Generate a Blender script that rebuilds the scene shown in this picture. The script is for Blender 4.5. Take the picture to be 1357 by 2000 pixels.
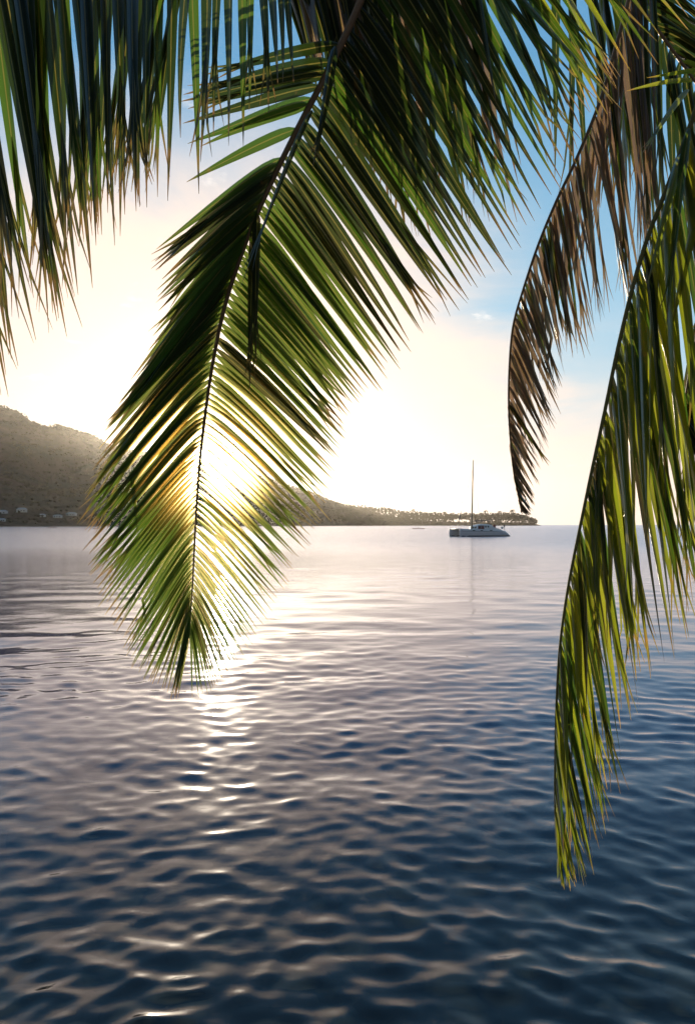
import bpy, bmesh, math, random
import numpy as np
from mathutils import Vector, Matrix

for o in list(bpy.data.objects):
    bpy.data.objects.remove(o)
S = bpy.context.scene
C = S.collection
R = math.radians

# ------------------------------------------------------------------ camera
EYE = Vector((0, 0, 2.3))
F = 2000 * 28 / 36.0
CX, HY = 678.5, 1024.5
cam_d = bpy.data.cameras.new('camera')
cam = bpy.data.objects.new('camera', cam_d)
C.objects.link(cam)
cam.location = EYE
cam.rotation_euler = (R(90), 0, 0)
cam_d.sensor_fit = 'VERTICAL'
cam_d.sensor_height = 36
cam_d.lens = 28
cam_d.shift_y = (HY - 1000) / 2000.0
cam_d.clip_start = 0.05
cam_d.clip_end = 60000
S.camera = cam


def P(x, y, d):
    """point d metres out that shows at photo pixel x, y"""
    return EYE + Vector(((x - CX) / F * d, d, (HY - y) / F * d))


# ------------------------------------------------------------------ light
SUN_DIR = Vector(((432 - CX) / F, 1, (HY - 893) / F)).normalized()
SUN_EL = math.asin(SUN_DIR.z)
SUN_AZ = math.atan2(SUN_DIR.x, SUN_DIR.y)
w = bpy.data.worlds.new('World')
S.world = w
w.use_nodes = True
nt = w.node_tree
nt.nodes.clear()


class NB:
    def __init__(self, tree):
        self.t = tree

    def n(self, typ, ins=None, **kw):
        nd = self.t.nodes.new(typ)
        for k, v in kw.items():
            setattr(nd, k, v)
        for k, v in (ins or {}).items():
            self.set(nd, k, v)
        return nd

    def set(self, nd, k, v):
        if isinstance(v, bpy.types.NodeSocket):
            self.t.links.new(v, nd.inputs[k])
        else:
            nd.inputs[k].default_value = v

    def m(self, op, a, b=0.0, clamp=False):
        nd = self.n('ShaderNodeMath', operation=op, use_clamp=clamp)
        self.set(nd, 0, a)
        self.set(nd, 1, b)
        return nd.outputs[0]

    def vm(self, op, a, b=None, out=0):
        nd = self.n('ShaderNodeVectorMath', operation=op)
        self.set(nd, 0, a)
        if b is not None:
            self.set(nd, 3 if op == 'SCALE' else 1, b)
        return nd.outputs[out]

    def mix(self, f, a, b, blend='MIX'):
        nd = self.n('ShaderNodeMix', data_type='RGBA', blend_type=blend)
        self.set(nd, 0, f)
        self.set(nd, 6, a)
        self.set(nd, 7, b)
        return nd.outputs[2]

    def ramp(self, fac, stops, interp='LINEAR'):
        nd = self.n('ShaderNodeValToRGB')
        cr = nd.color_ramp
        cr.interpolation = interp
        while len(cr.elements) < len(stops):
            cr.elements.new(0.5)
        for e, (p, c) in zip(cr.elements, stops):
            e.position = p
            e.color = c if len(c) == 4 else (*c, 1)
        self.set(nd, 0, fac)
        return nd.outputs[0]

    def maprange(self, v, a, b, c=0.0, d=1.0, smooth=True):
        nd = self.n('ShaderNodeMapRange', interpolation_type='SMOOTHSTEP' if smooth else 'LINEAR')
        for k, x in enumerate((v, a, b, c, d)):
            self.set(nd, k, x)
        return nd.outputs[0]


b = NB(nt)
tc = b.n('ShaderNodeTexCoord')
dirv = tc.outputs['Generated']
sky = b.n('ShaderNodeTexSky', sky_type='NISHITA', sun_disc=False, sun_elevation=SUN_EL,
          sun_rotation=SUN_AZ, air_density=1.0, dust_density=0.6, ozone_density=4.0, altitude=0.0)
SKY_STRENGTH = 0.1
cosg = b.vm('DOT_PRODUCT', dirv, tuple(SUN_DIR), out=1)
gam = b.m('ARCCOSINE', b.m('MINIMUM', cosg, 0.99999))
cosp = b.m('MAXIMUM', cosg, 0.0)
sep = b.n('ShaderNodeSeparateXYZ', {0: dirv})
elz = b.m('MAXIMUM', sep.outputs[2], 0.0)
# thin cloud veils, drawn out along the sky
zc = b.m('ADD', elz, 0.12)
cu = b.m('DIVIDE', sep.outputs[0], zc)
cv = b.m('DIVIDE', sep.outputs[1], zc)
cp = b.n('ShaderNodeCombineXYZ', {0: cu, 1: cv, 2: 0.0}).outputs[0]
cn = b.n('ShaderNodeTexNoise', {'Vector': cp, 'Scale': 1.1, 'Detail': 7.0, 'Roughness': 0.56, 'Distortion': 0.5})
cn2 = b.n('ShaderNodeTexNoise', {'Vector': cp, 'Scale': 5.5, 'Detail': 6.0, 'Roughness': 0.6, 'Distortion': 0.2})
# clear air: deep blue overhead, paler low down
clear = b.ramp(elz, [(0.0, (0.40, 0.70, 0.80)), (0.25, (0.34, 0.59, 0.76)), (0.5, (0.13, 0.36, 0.60)), (0.75, (0.13, 0.34, 0.60)), (1.0, (0.11, 0.29, 0.54))])
nish = b.vm('SCALE', sky.outputs[0], SKY_STRENGTH)
air = b.mix(1.0, b.vm('SCALE', clear, b.maprange(cosg, -0.6, 0.8, 0.11, 0.72)), b.vm('SCALE', nish, 0.15), 'ADD')
# the bright mist low over the sea and round the sun
gj = b.m('ADD', gam, b.m('MULTIPLY', b.m('SUBTRACT', cn.outputs[0], 0.5), 0.34))
fa = b.maprange(gj, R(26.5), R(14.5))
ej = b.m('ADD', elz, b.m('MULTIPLY', b.m('SUBTRACT', cn.outputs[0], 0.5), 0.16))
fh = b.m('MULTIPLY', b.maprange(ej, 0.27, 0.03), b.maprange(cosg, -0.9, 0.75, 0.35, 1.0))
fm = b.m('SUBTRACT', 1.0, b.m('MULTIPLY', b.m('SUBTRACT', 1.0, fa), b.m('SUBTRACT', 1.0, fh)))
skyc = b.mix(fm, air, (0.81, 0.65, 0.55, 1))
puff = b.m('MULTIPLY', b.maprange(cn2.outputs[0], 0.60, 0.74), b.maprange(cn.outputs[0], 0.42, 0.6, 0.0, 0.55))
skyc = b.mix(puff, skyc, b.mix(b.maprange(cosg, -0.2, 0.9), (0.42, 0.46, 0.52, 1), (0.90, 0.84, 0.78, 1)))
a2 = b.m('MULTIPLY', b.m('POWER', cosp, 160.0), 1.1)
a3 = b.m('MULTIPLY', b.m('POWER', cosp, 5000.0), 30.0)
skyc = b.mix(1.0, skyc, b.vm('SCALE', (1.0, 0.80, 0.50), a2), 'ADD')
skyc = b.mix(1.0, skyc, b.vm('SCALE', (1.0, 0.88, 0.66), a3), 'ADD')
bg = b.n('ShaderNodeBackground', {'Color': skyc, 'Strength': 1.0})
wo = b.n('ShaderNodeOutputWorld', {'Surface': bg.outputs[0]})

sun_d = bpy.data.lights.new('sun', 'SUN')
sun_d.energy = 5.0
sun_d.angle = R(0.53)
sun_d.color = (1.0, 0.82, 0.58)
sun = bpy.data.objects.new('sun', sun_d)
C.objects.link(sun)
sun.rotation_euler = (-SUN_DIR).to_track_quat('-Z', 'Y').to_euler()
sun.location = SUN_DIR * 50

S.render.engine = 'CYCLES'
S.cycles.use_denoising = True
S.cycles.sample_clamp_indirect = 8
S.cycles.max_bounces = 8
S.cycles.transparent_max_bounces = 16
S.view_settings.view_transform = 'Standard'
S.view_settings.look = 'None'
S.view_settings.gamma = 1
S.view_settings.use_curve_mapping = False
S.view_settings.exposure = 0.45

# ------------------------------------------------------------------ helpers


def tag(o, label=None, cat=None, group=None, kind=None):
    if label:
        o['label'] = label
    if cat:
        o['category'] = cat
    if group:
        o['group'] = group
    if kind:
        o['kind'] = kind
    return o


def link(name, me, mat=None, parent=None):
    o = bpy.data.objects.new(name, me)
    C.objects.link(o)
    if mat and me and not me.materials:
        me.materials.append(mat)
    if parent:
        o.parent = parent
    return o


def mesh(name, v, f, smooth=True, uv=None):
    me = bpy.data.meshes.new(name)
    me.from_pydata([tuple(x) for x in v], [], f)
    if uv is not None:
        lay = me.uv_layers.new(name='uv')
        for l in me.loops:
            lay.data[l.index].uv = uv[l.vertex_index]
    if smooth:
        me.polygons.foreach_set('use_smooth', [True] * len(me.polygons))
    me.update()
    return me


def npmesh(name, v, quads, smooth=True):
    """big mesh from numpy arrays; quads (n,k)"""
    me = bpy.data.meshes.new(name)
    n, k = quads.shape
    me.vertices.add(len(v))
    me.vertices.foreach_set('co', np.ascontiguousarray(v, dtype=np.float32).ravel())
    me.loops.add(n * k)
    me.loops.foreach_set('vertex_index', quads.astype(np.int32).ravel())
    me.polygons.add(n)
    me.polygons.foreach_set('loop_start', np.arange(0, n * k, k, dtype=np.int32))
    me.polygons.foreach_set('use_smooth', np.full(n, smooth))
    me.update(calc_edges=True)
    me.validate()
    return me


def empty(name, loc=(0, 0, 0), rz=0.0):
    o = bpy.data.objects.new(name, None)
    C.objects.link(o)
    o.location = loc
    o.rotation_euler = (0, 0, rz)
    o.empty_display_size = 0.1
    return o


def bm_obj(name, bm, mat, parent=None, smooth=False):
    me = bpy.data.meshes.new(name)
    bmesh.ops.recalc_face_normals(bm, faces=bm.faces)
    bm.to_mesh(me)
    bm.free()
    if smooth:
        me.polygons.foreach_set('use_smooth', [True] * len(me.polygons))
    return link(name, me, mat, parent)


def tube_data(pts, rad, sides=6, cap=True):
    """verts, faces of a tube through pts with radius list"""
    v, f = [], []
    n = len(pts)
    up = Vector((0.13, 0.31, 0.94))
    for i, p in enumerate(pts):
        t = (pts[min(i + 1, n - 1)] - pts[max(i - 1, 0)])
        t.normalize()
        s = t.cross(up)
        if s.length < 1e-3:
            s = t.cross(Vector((1, 0, 0)))
        s.normalize()
        q = s.cross(t)
        r = rad[i] if hasattr(rad, '__len__') else rad
        for k in range(sides):
            a = 2 * math.pi * k / sides
            v.append(p + (s * math.cos(a) + q * math.sin(a)) * r)
    for i in range(n - 1):
        for k in range(sides):
            k2 = (k + 1) % sides
            f.append((i * sides + k, i * sides + k2, (i + 1) * sides + k2, (i + 1) * sides + k))
    if cap:
        f.append(tuple(range(sides))[::-1])
        f.append(tuple((n - 1) * sides + k for k in range(sides)))
    return v, f


def tube(name, pts, rad, mat, parent=None, sides=6):
    v, f = tube_data([Vector(p) for p in pts], rad, sides)
    return link(name, mesh(name, v, f), mat, parent)


def newmat(name):
    m = bpy.data.materials.new(name)
    m.use_nodes = True
    m.node_tree.nodes.clear()
    return m, NB(m.node_tree)


def simple(name, col, rough=0.5, noise=0.0, scale=5.0, metal=0.0):
    m, q = newmat(name)
    base = (*col, 1)
    if noise:
        t = q.n('ShaderNodeTexCoord')
        nn = q.n('ShaderNodeTexNoise', {'Vector': t.outputs['Object'], 'Scale': scale, 'Detail': 5.0})
        base = q.mix(nn.outputs[0], tuple(c * (1 - noise) for c in col) + (1,), tuple(min(1, c * (1 + noise)) for c in col) + (1,))
    pb = q.n('ShaderNodeBsdfPrincipled', {'Base Color': base, 'Roughness': rough, 'Metallic': metal})
    q.n('ShaderNodeOutputMaterial', {'Surface': pb.outputs[0]})
    return m


def spline(pts, t):
    """Catmull-Rom through pts at parameter t (0..n-1)"""
    n = len(pts)
    i = min(max(int(math.floor(t)), 0), n - 2)
    u = t - i
    p1, p2 = pts[i], pts[i + 1]
    p0 = pts[i - 1] if i > 0 else p1 * 2 - p2
    p3 = pts[i + 2] if i + 2 < n else p2 * 2 - p1
    return 0.5 * ((2 * p1) + (p2 - p0) * u + (2 * p0 - 5 * p1 + 4 * p2 - p3) * u * u + (3 * p1 - p0 - 3 * p2 + p3) * u ** 3)


# ------------------------------------------------------------------ water
rng = np.random.default_rng(7)


def grid_axes():
    r = [0.0]
    x = 1.2
    rr = [x]
    while x < 6000:
        if x < 2.6:
            c = 0.05
        elif x < 12:
            c = 0.0066
        elif x < 60:
            c = 0.0066 + (x - 12) / 48 * 0.012
        elif x < 300:
            c = 0.03
        else:
            c = 0.12
        x *= 1 + c
        rr.append(x)
    ang = list(np.radians(np.arange(-46, 46.001, 0.18)))
    ang += list(np.radians(np.arange(52, 308.01, 6.4)))
    return np.array(rr), np.array(ang)


rr, ang = grid_axes()
RR, AA = np.meshgrid(rr, ang, indexing='ij')
X = RR * np.sin(AA)
Y = RR * np.cos(AA)
drr = np.gradient(rr)
SP = np.repeat(np.maximum(drr, rr * np.radians(0.18))[:, None], len(ang), axis=1)
back = (np.abs(AA) > np.radians(46.5))
Z, DX, DY = np.zeros_like(X), np.zeros_like(X), np.zeros_like(X)
K = 260
lam = np.exp(rng.uniform(np.log(0.085), np.log(3.5), K))
th = np.radians(rng.normal(10, 46, K))
ph = rng.uniform(0, 2 * np.pi, K)
kx, ky = np.sin(th) * 2 * np.pi / lam, -np.cos(th) * 2 * np.pi / lam
# slope spectrum peaked near 0.5 m
sl = 0.0150 * np.exp(-0.5 * (np.log(lam / 0.28) / 0.5) ** 2) + 0.0085 * np.exp(-0.5 * (np.log(lam / 0.13) / 0.35) ** 2) + 0.004 * np.exp(-0.5 * (np.log(lam / 2.0) / 0.6) ** 2)
amp = sl * lam / (2 * np.pi)
# gust patches
pm = np.zeros_like(X)
for q in range(7):
    l2 = rng.uniform(3, 14)
    t2 = rng.uniform(-0.7, 0.7)
    pm += np.cos((np.sin(t2) * X * 0.6 + np.cos(t2) * Y) * 2 * np.pi / l2 + rng.uniform(0, 6.28))
pm = 1.0 + 0.20 * pm / 1.9
WX = X + 0.12 * np.sin(0.9 * Y + 0.7 * X)
WY = Y + 0.16 * np.sin(0.8 * X - 0.35 * Y)
for i in range(K):
    att = np.clip((lam[i] / SP - 2.2) / 3.0, 0, 1)
    if att.max() <= 0:
        continue
    a_ = kx[i] * WX + ky[i] * WY + ph[i]
    Z += att * amp[i] * np.cos(a_)
    kk = math.hypot(kx[i], ky[i])
    DX -= att * amp[i] * (kx[i] / kk) * np.sin(a_)
    DY -= att * amp[i] * (ky[i] / kk) * np.sin(a_)
Z *= np.clip(pm, 0.45, 1.6)
Z[back] = 0
DX[back] = 0
DY[back] = 0
V = np.stack([X + 1.3 * DX, Y + 1.3 * DY, Z], -1).reshape(-1, 3)
V = np.vstack([V, [[0, 0, 0]]])
na = len(ang)
i0 = np.arange(len(rr) - 1)[:, None] * na + np.arange(na)[None, :]
i1 = np.arange(len(rr) - 1)[:, None] * na + (np.arange(na)[None, :] + 1) % na
Q = np.stack([i0, i1, i1 + na, i0 + na], -1).reshape(-1, 4)
me = npmesh('water', V, Q)
# the small disc under the viewer
bmw = bmesh.new()
bmw.from_mesh(me)
bmw.verts.ensure_lookup_table()
bmw.faces.new([bmw.verts[k] for k in range(na)][::-1]).smooth = True
bmw.to_mesh(me)
bmw.free()
m, q = newmat('sea_water')
geo = q.n('ShaderNodeNewGeometry')
pos = geo.outputs['Position']
sepp = q.n('ShaderNodeSeparateXYZ', {0: pos})
dist = q.vm('LENGTH', pos, out=1)
far = q.maprange(dist, 10.0, 60.0)
# ripples too fine for the mesh: near capillaries, mid chop
mp = q.n('ShaderNodeMapping', {'Vector': pos, 'Scale': (0.55, 1.0, 1.0), 'Rotation': (0, 0, R(8))})
n1 = q.n('ShaderNodeTexNoise', {'Vector': mp.outputs[0], 'Scale': 6.0, 'Detail': 3.0, 'Roughness': 0.5})
n2 = q.n('ShaderNodeTexNoise', {'Vector': mp.outputs[0], 'Scale': 2.0, 'Detail': 5.0, 'Roughness': 0.6})
bump1 = q.n('ShaderNodeBump', {'Strength': 1.0, 'Distance': 0.003, 'Height': n1.outputs[0]})
hh = q.m('MULTIPLY', n2.outputs[0], far)
bump2 = q.n('ShaderNodeBump', {'Strength': 1.0, 'Distance': 0.06, 'Height': hh, 'Normal': bump1.outputs[0]})
n4 = q.n('ShaderNodeTexNoise', {'Vector': mp.outputs[0], 'Scale': 0.35, 'Detail': 5.0, 'Roughness': 0.6})
bump3 = q.n('ShaderNodeBump', {'Strength': 1.0, 'Distance': 0.32, 'Height': q.m('MULTIPLY', n4.outputs[0], q.maprange(dist, 35.0, 120.0)), 'Normal': bump2.outputs[0]})
rough = q.maprange(dist, 5.0, 90.0, 0.012, 0.19, smooth=False)
fres = q.n('ShaderNodeFresnel', {'IOR': 1.33, 'Normal': bump3.outputs[0]})
gl = q.n('ShaderNodeBsdfGlossy', distribution='MULTI_GGX', ins={'Color': (0.86, 0.90, 1.0, 1), 'Roughness': rough, 'Normal': bump3.outputs[0]})
rf = q.n('ShaderNodeBsdfRefraction', {'Color': (0.80, 0.80, 0.72, 1), 'Roughness': 0.0, 'IOR': 1.33, 'Normal': bump3.outputs[0]})
df = q.n('ShaderNodeBsdfDiffuse', {'Color': (0.020, 0.031, 0.100, 1)})
deep = q.maprange(dist, 4.0, 12.0, 0.0, 1.0)
body = q.n('ShaderNodeMixShader', {0: deep, 1: rf.outputs[0], 2: df.outputs[0]})
gl2 = q.n('ShaderNodeBsdfGlossy', distribution='MULTI_GGX', ins={'Color': (0.88, 0.91, 1.0, 1), 'Roughness': 0.22, 'Normal': bump3.outputs[0]})
glm = q.n('ShaderNodeMixShader', {0: 0.055, 1: gl.outputs[0], 2: gl2.outputs[0]})
sh = q.n('ShaderNodeMixShader', {0: fres.outputs[0], 1: body.outputs[0], 2: glm.outputs[0]})
q.n('ShaderNodeOutputMaterial', {'Surface': sh.outputs[0]})
tag(link('water', me, m), kind='structure')

# seabed under the shallow water, falling away from the shore
gx, gy = np.meshgrid(np.linspace(-30, 30, 200), np.linspace(-6, 44, 170), indexing='ij')
gz = -0.55 - 0.05 * np.maximum(gy, 0)
for i in range(40):
    l2 = np.exp(rng.uniform(np.log(0.7), np.log(5)))
    t2 = rng.uniform(0, 6.28)
    gz += 0.02 * l2 ** 0.8 * np.cos((np.cos(t2) * gx + np.sin(t2) * gy) * 6.283 / l2 + rng.uniform(0, 6.28))
gz = np.minimum(gz, -0.3)
n0, n1_ = gx.shape
ii = np.arange(n0 - 1)[:, None] * n1_ + np.arange(n1_ - 1)[None, :]
Q = np.stack([ii, ii + n1_, ii + n1_ + 1, ii + 1], -1).reshape(-1, 4)
me = npmesh('seabed', np.stack([gx, gy, gz], -1).reshape(-1, 3), Q)
m, q = newmat('coral_rubble_bed')
t = q.n('ShaderNodeTexCoord')
vo = q.n('ShaderNodeTexVoronoi', {'Vector': t.outputs['Object'], 'Scale': 3.2, 'Randomness': 1.0})
nn = q.n('ShaderNodeTexNoise', {'Vector': t.outputs['Object'], 'Scale': 2.0, 'Detail': 6.0})
c = q.mix(nn.outputs[0], (0.06, 0.05, 0.03, 1), (0.36, 0.28, 0.17, 1))
c = q.mix(q.maprange(vo.outputs['Distance'], 0.1, 0.55), c, (0.02, 0.02, 0.016, 1))
bp = q.n('ShaderNodeBump', {'Strength': 0.8, 'Distance': 0.08, 'Height': vo.outputs['Distance']})
pb = q.n('ShaderNodeBsdfPrincipled', {'Base Color': c, 'Roughness': 0.9, 'Normal': bp.outputs[0]})
q.n('ShaderNodeOutputMaterial', {'Surface': pb.outputs[0]})
tag(link('seabed', me, m), kind='structure')

# ------------------------------------------------------------------ hills
SKYLINE = [(-1300, 840), (-900, 790), (-600, 770), (-300, 768), (-120, 776), (0, 793), (40, 806), (62, 823), (90, 834), (104, 834), (113, 830), (130, 835), (150, 842), (185, 851),
           (210, 867), (260, 880), (320, 892), (380, 902), (432, 911), (480, 922), (520, 932), (561, 948), (600, 960), (637, 976), (660, 985), (700, 993),
           (740, 1003), (780, 1011), (850, 1018), (930, 1020.5), (1000, 1020), (1040, 1022), (1056, 1026)]
sx = np.array([p[0] for p in SKYLINE], float)
sy = np.array([p[1] for p in SKYLINE], float)
cols = np.concatenate([np.arange(-1300, -100, 14), np.arange(-100, 1056, 3.0)])


def shore_d(px):
    return np.interp(px, [-1300, 0, 300, 640, 760, 1056], [820, 850, 1000, 1450, 1650, 1700])


def ridge_d(px):
    return np.interp(px, [-1300, 0, 300, 640, 760, 1056], [1900, 1900, 2000, 2000, 1760, 1760])


ny = 70
ss = np.concatenate([np.linspace(0, 1, ny), np.linspace(1.06, 1.9, 14)])
PX, SS = np.meshgrid(cols, ss, indexing='ij')
D0, D1 = shore_d(PX), ridge_d(PX)
DD = D0 + (D1 - D0) * SS
top = np.interp(PX, sx, sy)
HR = (HY - top) / F * D1 + 2.3
prof = np.where(SS <= 1, 0.06 * np.minimum(SS * 8, 1) + 0.94 * np.clip(SS, 0, 1) ** 1.35, 1 - (SS - 1) * 0.9)
XX = (PX - CX) / F * DD
rel = np.zeros_like(XX)
for i in range(60):
    l2 = np.exp(rng.uniform(np.log(35), np.log(420)))
    t2 = rng.uniform(0, 6.28)
    rel += 0.010 * l2 * np.cos((np.cos(t2) * XX + np.sin(t2) * DD) * 6.283 / l2 + rng.uniform(0, 6.28))
env = np.sin(np.pi * np.clip(SS, 0, 1)) ** 0.8 * np.clip(HR / 60, 0, 1)
ZZ = HR * prof + rel * env
ZZ = np.where(SS < 0.001, -3.0, np.maximum(ZZ, -3))
n0, n1_ = PX.shape
ii = np.arange(n0 - 1)[:, None] * n1_ + np.arange(n1_ - 1)[None, :]
Q = np.stack([ii, ii + n1_, ii + n1_ + 1, ii + 1], -1).reshape(-1, 4)
me = npmesh('hills', np.stack([XX, DD, ZZ], -1).reshape(-1, 3), Q)
m, q = newmat('hill_ground')
t = q.n('ShaderNodeTexCoord')
n1 = q.n('ShaderNodeTexNoise', {'Vector': t.outputs['Object'], 'Scale': 0.012, 'Detail': 8.0, 'Roughness': 0.65})
c = q.mix(q.maprange(n1.outputs[0], 0.35, 0.65), (0.050, 0.040, 0.028, 1), (0.095, 0.064, 0.046, 1))
n3 = q.n('ShaderNodeTexNoise', {'Vector': t.outputs['Object'], 'Scale': 0.12, 'Detail': 4.0})
bp = q.n('ShaderNodeBump', {'Strength': 1.0, 'Distance': 6.0, 'Height': n3.outputs[0]})
pb = q.n('ShaderNodeBsdfDiffuse', {'Color': c, 'Normal': bp.outputs[0]})
q.n('ShaderNodeOutputMaterial', {'Surface': pb.outputs[0]})
hills = tag(link('hills', me, m), kind='structure')


def ground(px, s):
    """terrain point at column px and fraction s from shore (0) to ridge (1)"""
    i = np.interp(px, cols, np.arange(len(cols)))
    j = np.interp(s, ss, np.arange(len(ss)))
    a, bq = int(round(float(i))), int(round(float(j)))
    return Vector((float(XX[a, bq]), float(DD[a, bq]), float(ZZ[a, bq])))


# forest on the slopes: nobody could count it
ico_v, ico_f = None, None
bmi = bmesh.new()
bmesh.ops.create_icosphere(bmi, subdivisions=1, radius=1)
ico_v = np.array([tuple(v.co) for v in bmi.verts])
ico_f = np.array([[v.index for v in f.verts] for f in bmi.faces])
bmi.free()


def clumps(name, centres, radii, mat, kind='stuff', squash=0.8):
    vs, fs = [], []
    for k, (c0, r0) in enumerate(zip(centres, radii)):
        j = rng.uniform(0.65, 1.3, (len(ico_v), 1))
        v = ico_v * j * r0
        v[:, 2] *= squash
        vs.append(v + np.array(c0))
        fs.append(ico_f + k * len(ico_v))
    return tag(link(name, npmesh(name, np.vstack(vs), np.vstack(fs), smooth=True), mat), kind=kind)


m, q = newmat('far_foliage')
t = q.n('ShaderNodeTexCoord')
n1 = q.n('ShaderNodeTexNoise', {'Vector': t.outputs['Object'], 'Scale': 0.05, 'Detail': 5.0})
c = q.mix(q.maprange(n1.outputs[0], 0.35, 0.65), (0.044, 0.034, 0.024, 1), (0.064, 0.047, 0.034, 1))
d1 = q.n('ShaderNodeBsdfDiffuse', {'Color': c})
d2 = q.n('ShaderNodeBsdfTranslucent', {'Color': q.mix(0.5, c, (0.20, 0.16, 0.05, 1))})
ms = q.n('ShaderNodeMixShader', {0: 0.3, 1: d1.outputs[0], 2: d2.outputs[0]})
q.n('ShaderNodeOutputMaterial', {'Surface': ms.outputs[0]})
FOL = m
cs, rs = [], []
for i in range(9500):
    px = rng.uniform(-160, 700)
    s = rng.uniform(0.02, 1.0) ** 0.8
    g = ground(px, s)
    r0 = rng.uniform(1.2, 2.9)
    cs.append(g + Vector((rng.uniform(-8, 8), rng.uniform(-8, 8), r0 * 0.3)))
    rs.append(r0)
for i in range(520):            # crowns along the ridge itself
    px = rng.uniform(-80, 720)
    g = ground(px, 1.0)
    r0 = rng.uniform(1.5, 4.0) * (1.25 if px > 560 else 0.8)
    cs.append(g + Vector((rng.uniform(-4, 4), rng.uniform(-20, 6), r0 * 0.25)))
    rs.append(r0)
clumps('hill_forest', cs, rs, FOL)
cs, rs = [], []
for i in range(6500):           # the wood on the low spit
    px = rng.uniform(640, 1046)
    s = rng.uniform(0.05, 1.0)
    g = ground(px, s)
    hmax = np.interp(px, [640, 700, 760, 860, 1000, 1046], [6, 12, 18, 20, 24, 13])
    r0 = rng.uniform(0.9, 2.3)
    zz = rng.uniform(0.5, 1.0) ** 0.7 * hmax if rng.random() < 0.6 else rng.uniform(0, hmax * 0.7)
    if 886 < px < 918 and 3.5 < zz < 13.5:
        continue
    cs.append(g + Vector((rng.uniform(-3, 3), 0, zz - 1.5)))
    rs.append(r0)
clumps('spit_wood', cs, rs, FOL, squash=0.75)

# single palms that stand out of the wood on the spit
BARK = simple('far_bark', (0.12, 0.09, 0.06), 0.9, 0.3, 0.5)


def palm_tree_mesh(seed, h, rc):
    rnd = random.Random(seed)
    lean = rnd.uniform(-0.12, 0.12) * h
    pts = [Vector((lean * (k / 6) ** 1.6, 0, h * k / 6)) for k in range(7)]
    tv, tf = tube_data(pts, [0.38 - 0.03 * k for k in range(7)], 6)
    v, f = [], []
    for k in range(15):
        a = 2 * math.pi * k / 15 + rnd.uniform(-0.2, 0.2)
        up = rnd.uniform(-0.35, 0.9)
        d = Vector((math.cos(a), math.sin(a), 0))
        side = Vector((-d.y, d.x, 0))
        base = len(v)
        p = pts[-1].copy()
        L = rc * rnd.uniform(0.85, 1.15)
        for j in range(7):
            u = j / 6
            c0 = p + d * (L * u * (1 - 0.25 * u)) + Vector((0, 0, L * (up * u - 0.95 * u * u)))
            ww = L * 0.13 * (0.35 + 1.2 * u) * (1.02 - u) ** 0.5
            v += [c0 + side * ww - Vector((0, 0, ww * 0.7)), c0, c0 - side * ww - Vector((0, 0, ww * 0.7))]
            if j:
                o0 = base + 3 * (j - 1)
                f += [(o0, o0 + 1, o0 + 4, o0 + 3), (o0 + 1, o0 + 2, o0 + 5, o0 + 4)]
    return mesh('trunk', tv, tf), mesh('crown', v, f)


protos = []
for k in range(4):
    tm, cm = palm_tree_mesh(20 + k, 13 + 1.5 * k, 4.2 + 0.3 * k)
    tm.materials.append(BARK)
    cm.materials.append(FOL)
    protos.append((tm, cm))
palm_px = [662, 690, 700, 724, 748, 771, 786, 805, 823, 838, 852, 866, 879, 893, 903, 911, 921, 930, 939, 947, 954, 961, 967, 973, 979, 985, 991, 997, 1004, 1011, 1018, 1026, 1034, 1041]
for k, px in enumerate(palm_px):
    s = 0.15 + 0.6 * rng.random()
    g = ground(px, s)
    r = empty('palm_tree', g - Vector((0, 0, 0.6)), rng.uniform(0, 6.28))
    sc = float(rng.uniform(0.8, 1.12)) * float(np.interp(px, [640, 760, 960, 1010, 1045], [0.8, 1.25, 1.65, 1.6, 1.0]))
    r.scale = (sc, sc, sc)
    tag(r, 'far coconut palm rising out of the low wooded spit behind the catamaran', 'palm tree', 'palms on the wooded spit')
    tm, cm = protos[k % 4]
    link('trunk', tm, None, r)
    link('crown', cm, None, r)

# houses at the foot of the hill
WALLM = simple('house_wall', (0.62, 0.6, 0.56), 0.8, 0.1)
ROOFM = simple('house_roof', (0.34, 0.35, 0.37), 0.5, 0.15)
GLASSM = simple('dark_glass', (0.03, 0.035, 0.04), 0.15)


def house(px, py, wid, dep, hh, label):
    # foot of the slope: find the terrain point that shows at px, py
    best = min((abs((HY - (ground(px, s).z - 2.3) / ground(px, s).y * F) - py), s) for s in np.linspace(0.02, 0.5, 60))[1]
    g = ground(px, best)
    r = empty('house', g + Vector((0, -dep / 2 - 2, -0.5)), float(rng.uniform(-0.25, 0.25)))
    tag(r, label, 'house', 'houses at the foot of the hill')
    bm = bmesh.new()
    bmesh.ops.create_cube(bm, size=1, matrix=Matrix.Translation((0, 0, hh / 2)) @ Matrix.Diagonal((wid, dep, hh, 1)))
    bm_obj('wall', bm, WALLM, r)
    e = 0.6
    x, y = wid / 2 + e, dep / 2 + e
    rv = [(-x, -y, hh), (x, -y, hh), (x, y, hh), (-x, y, hh), (-x * 0.6, 0, hh + dep * 0.28), (x * 0.6, 0, hh + dep * 0.28)]
    rv = [(a, b_, c_ + 0.01) for a, b_, c_ in rv]
    link('roof', mesh('roof', rv, [(0, 1, 5, 4), (1, 2, 5), (2, 3, 4, 5), (3, 0, 4), (3, 2, 1, 0)], False), ROOFM, r)
    for k in range(3):
        bm = bmesh.new()
        bmesh.ops.create_cube(bm, size=1, matrix=Matrix.Translation(((k - 1) * wid * 0.3, -dep / 2 - 0.02, hh * 0.5)) @ Matrix.Diagonal((1.4, 0.1, 1.3, 1)))
        bm_obj('window', bm, GLASSM, r)


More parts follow.
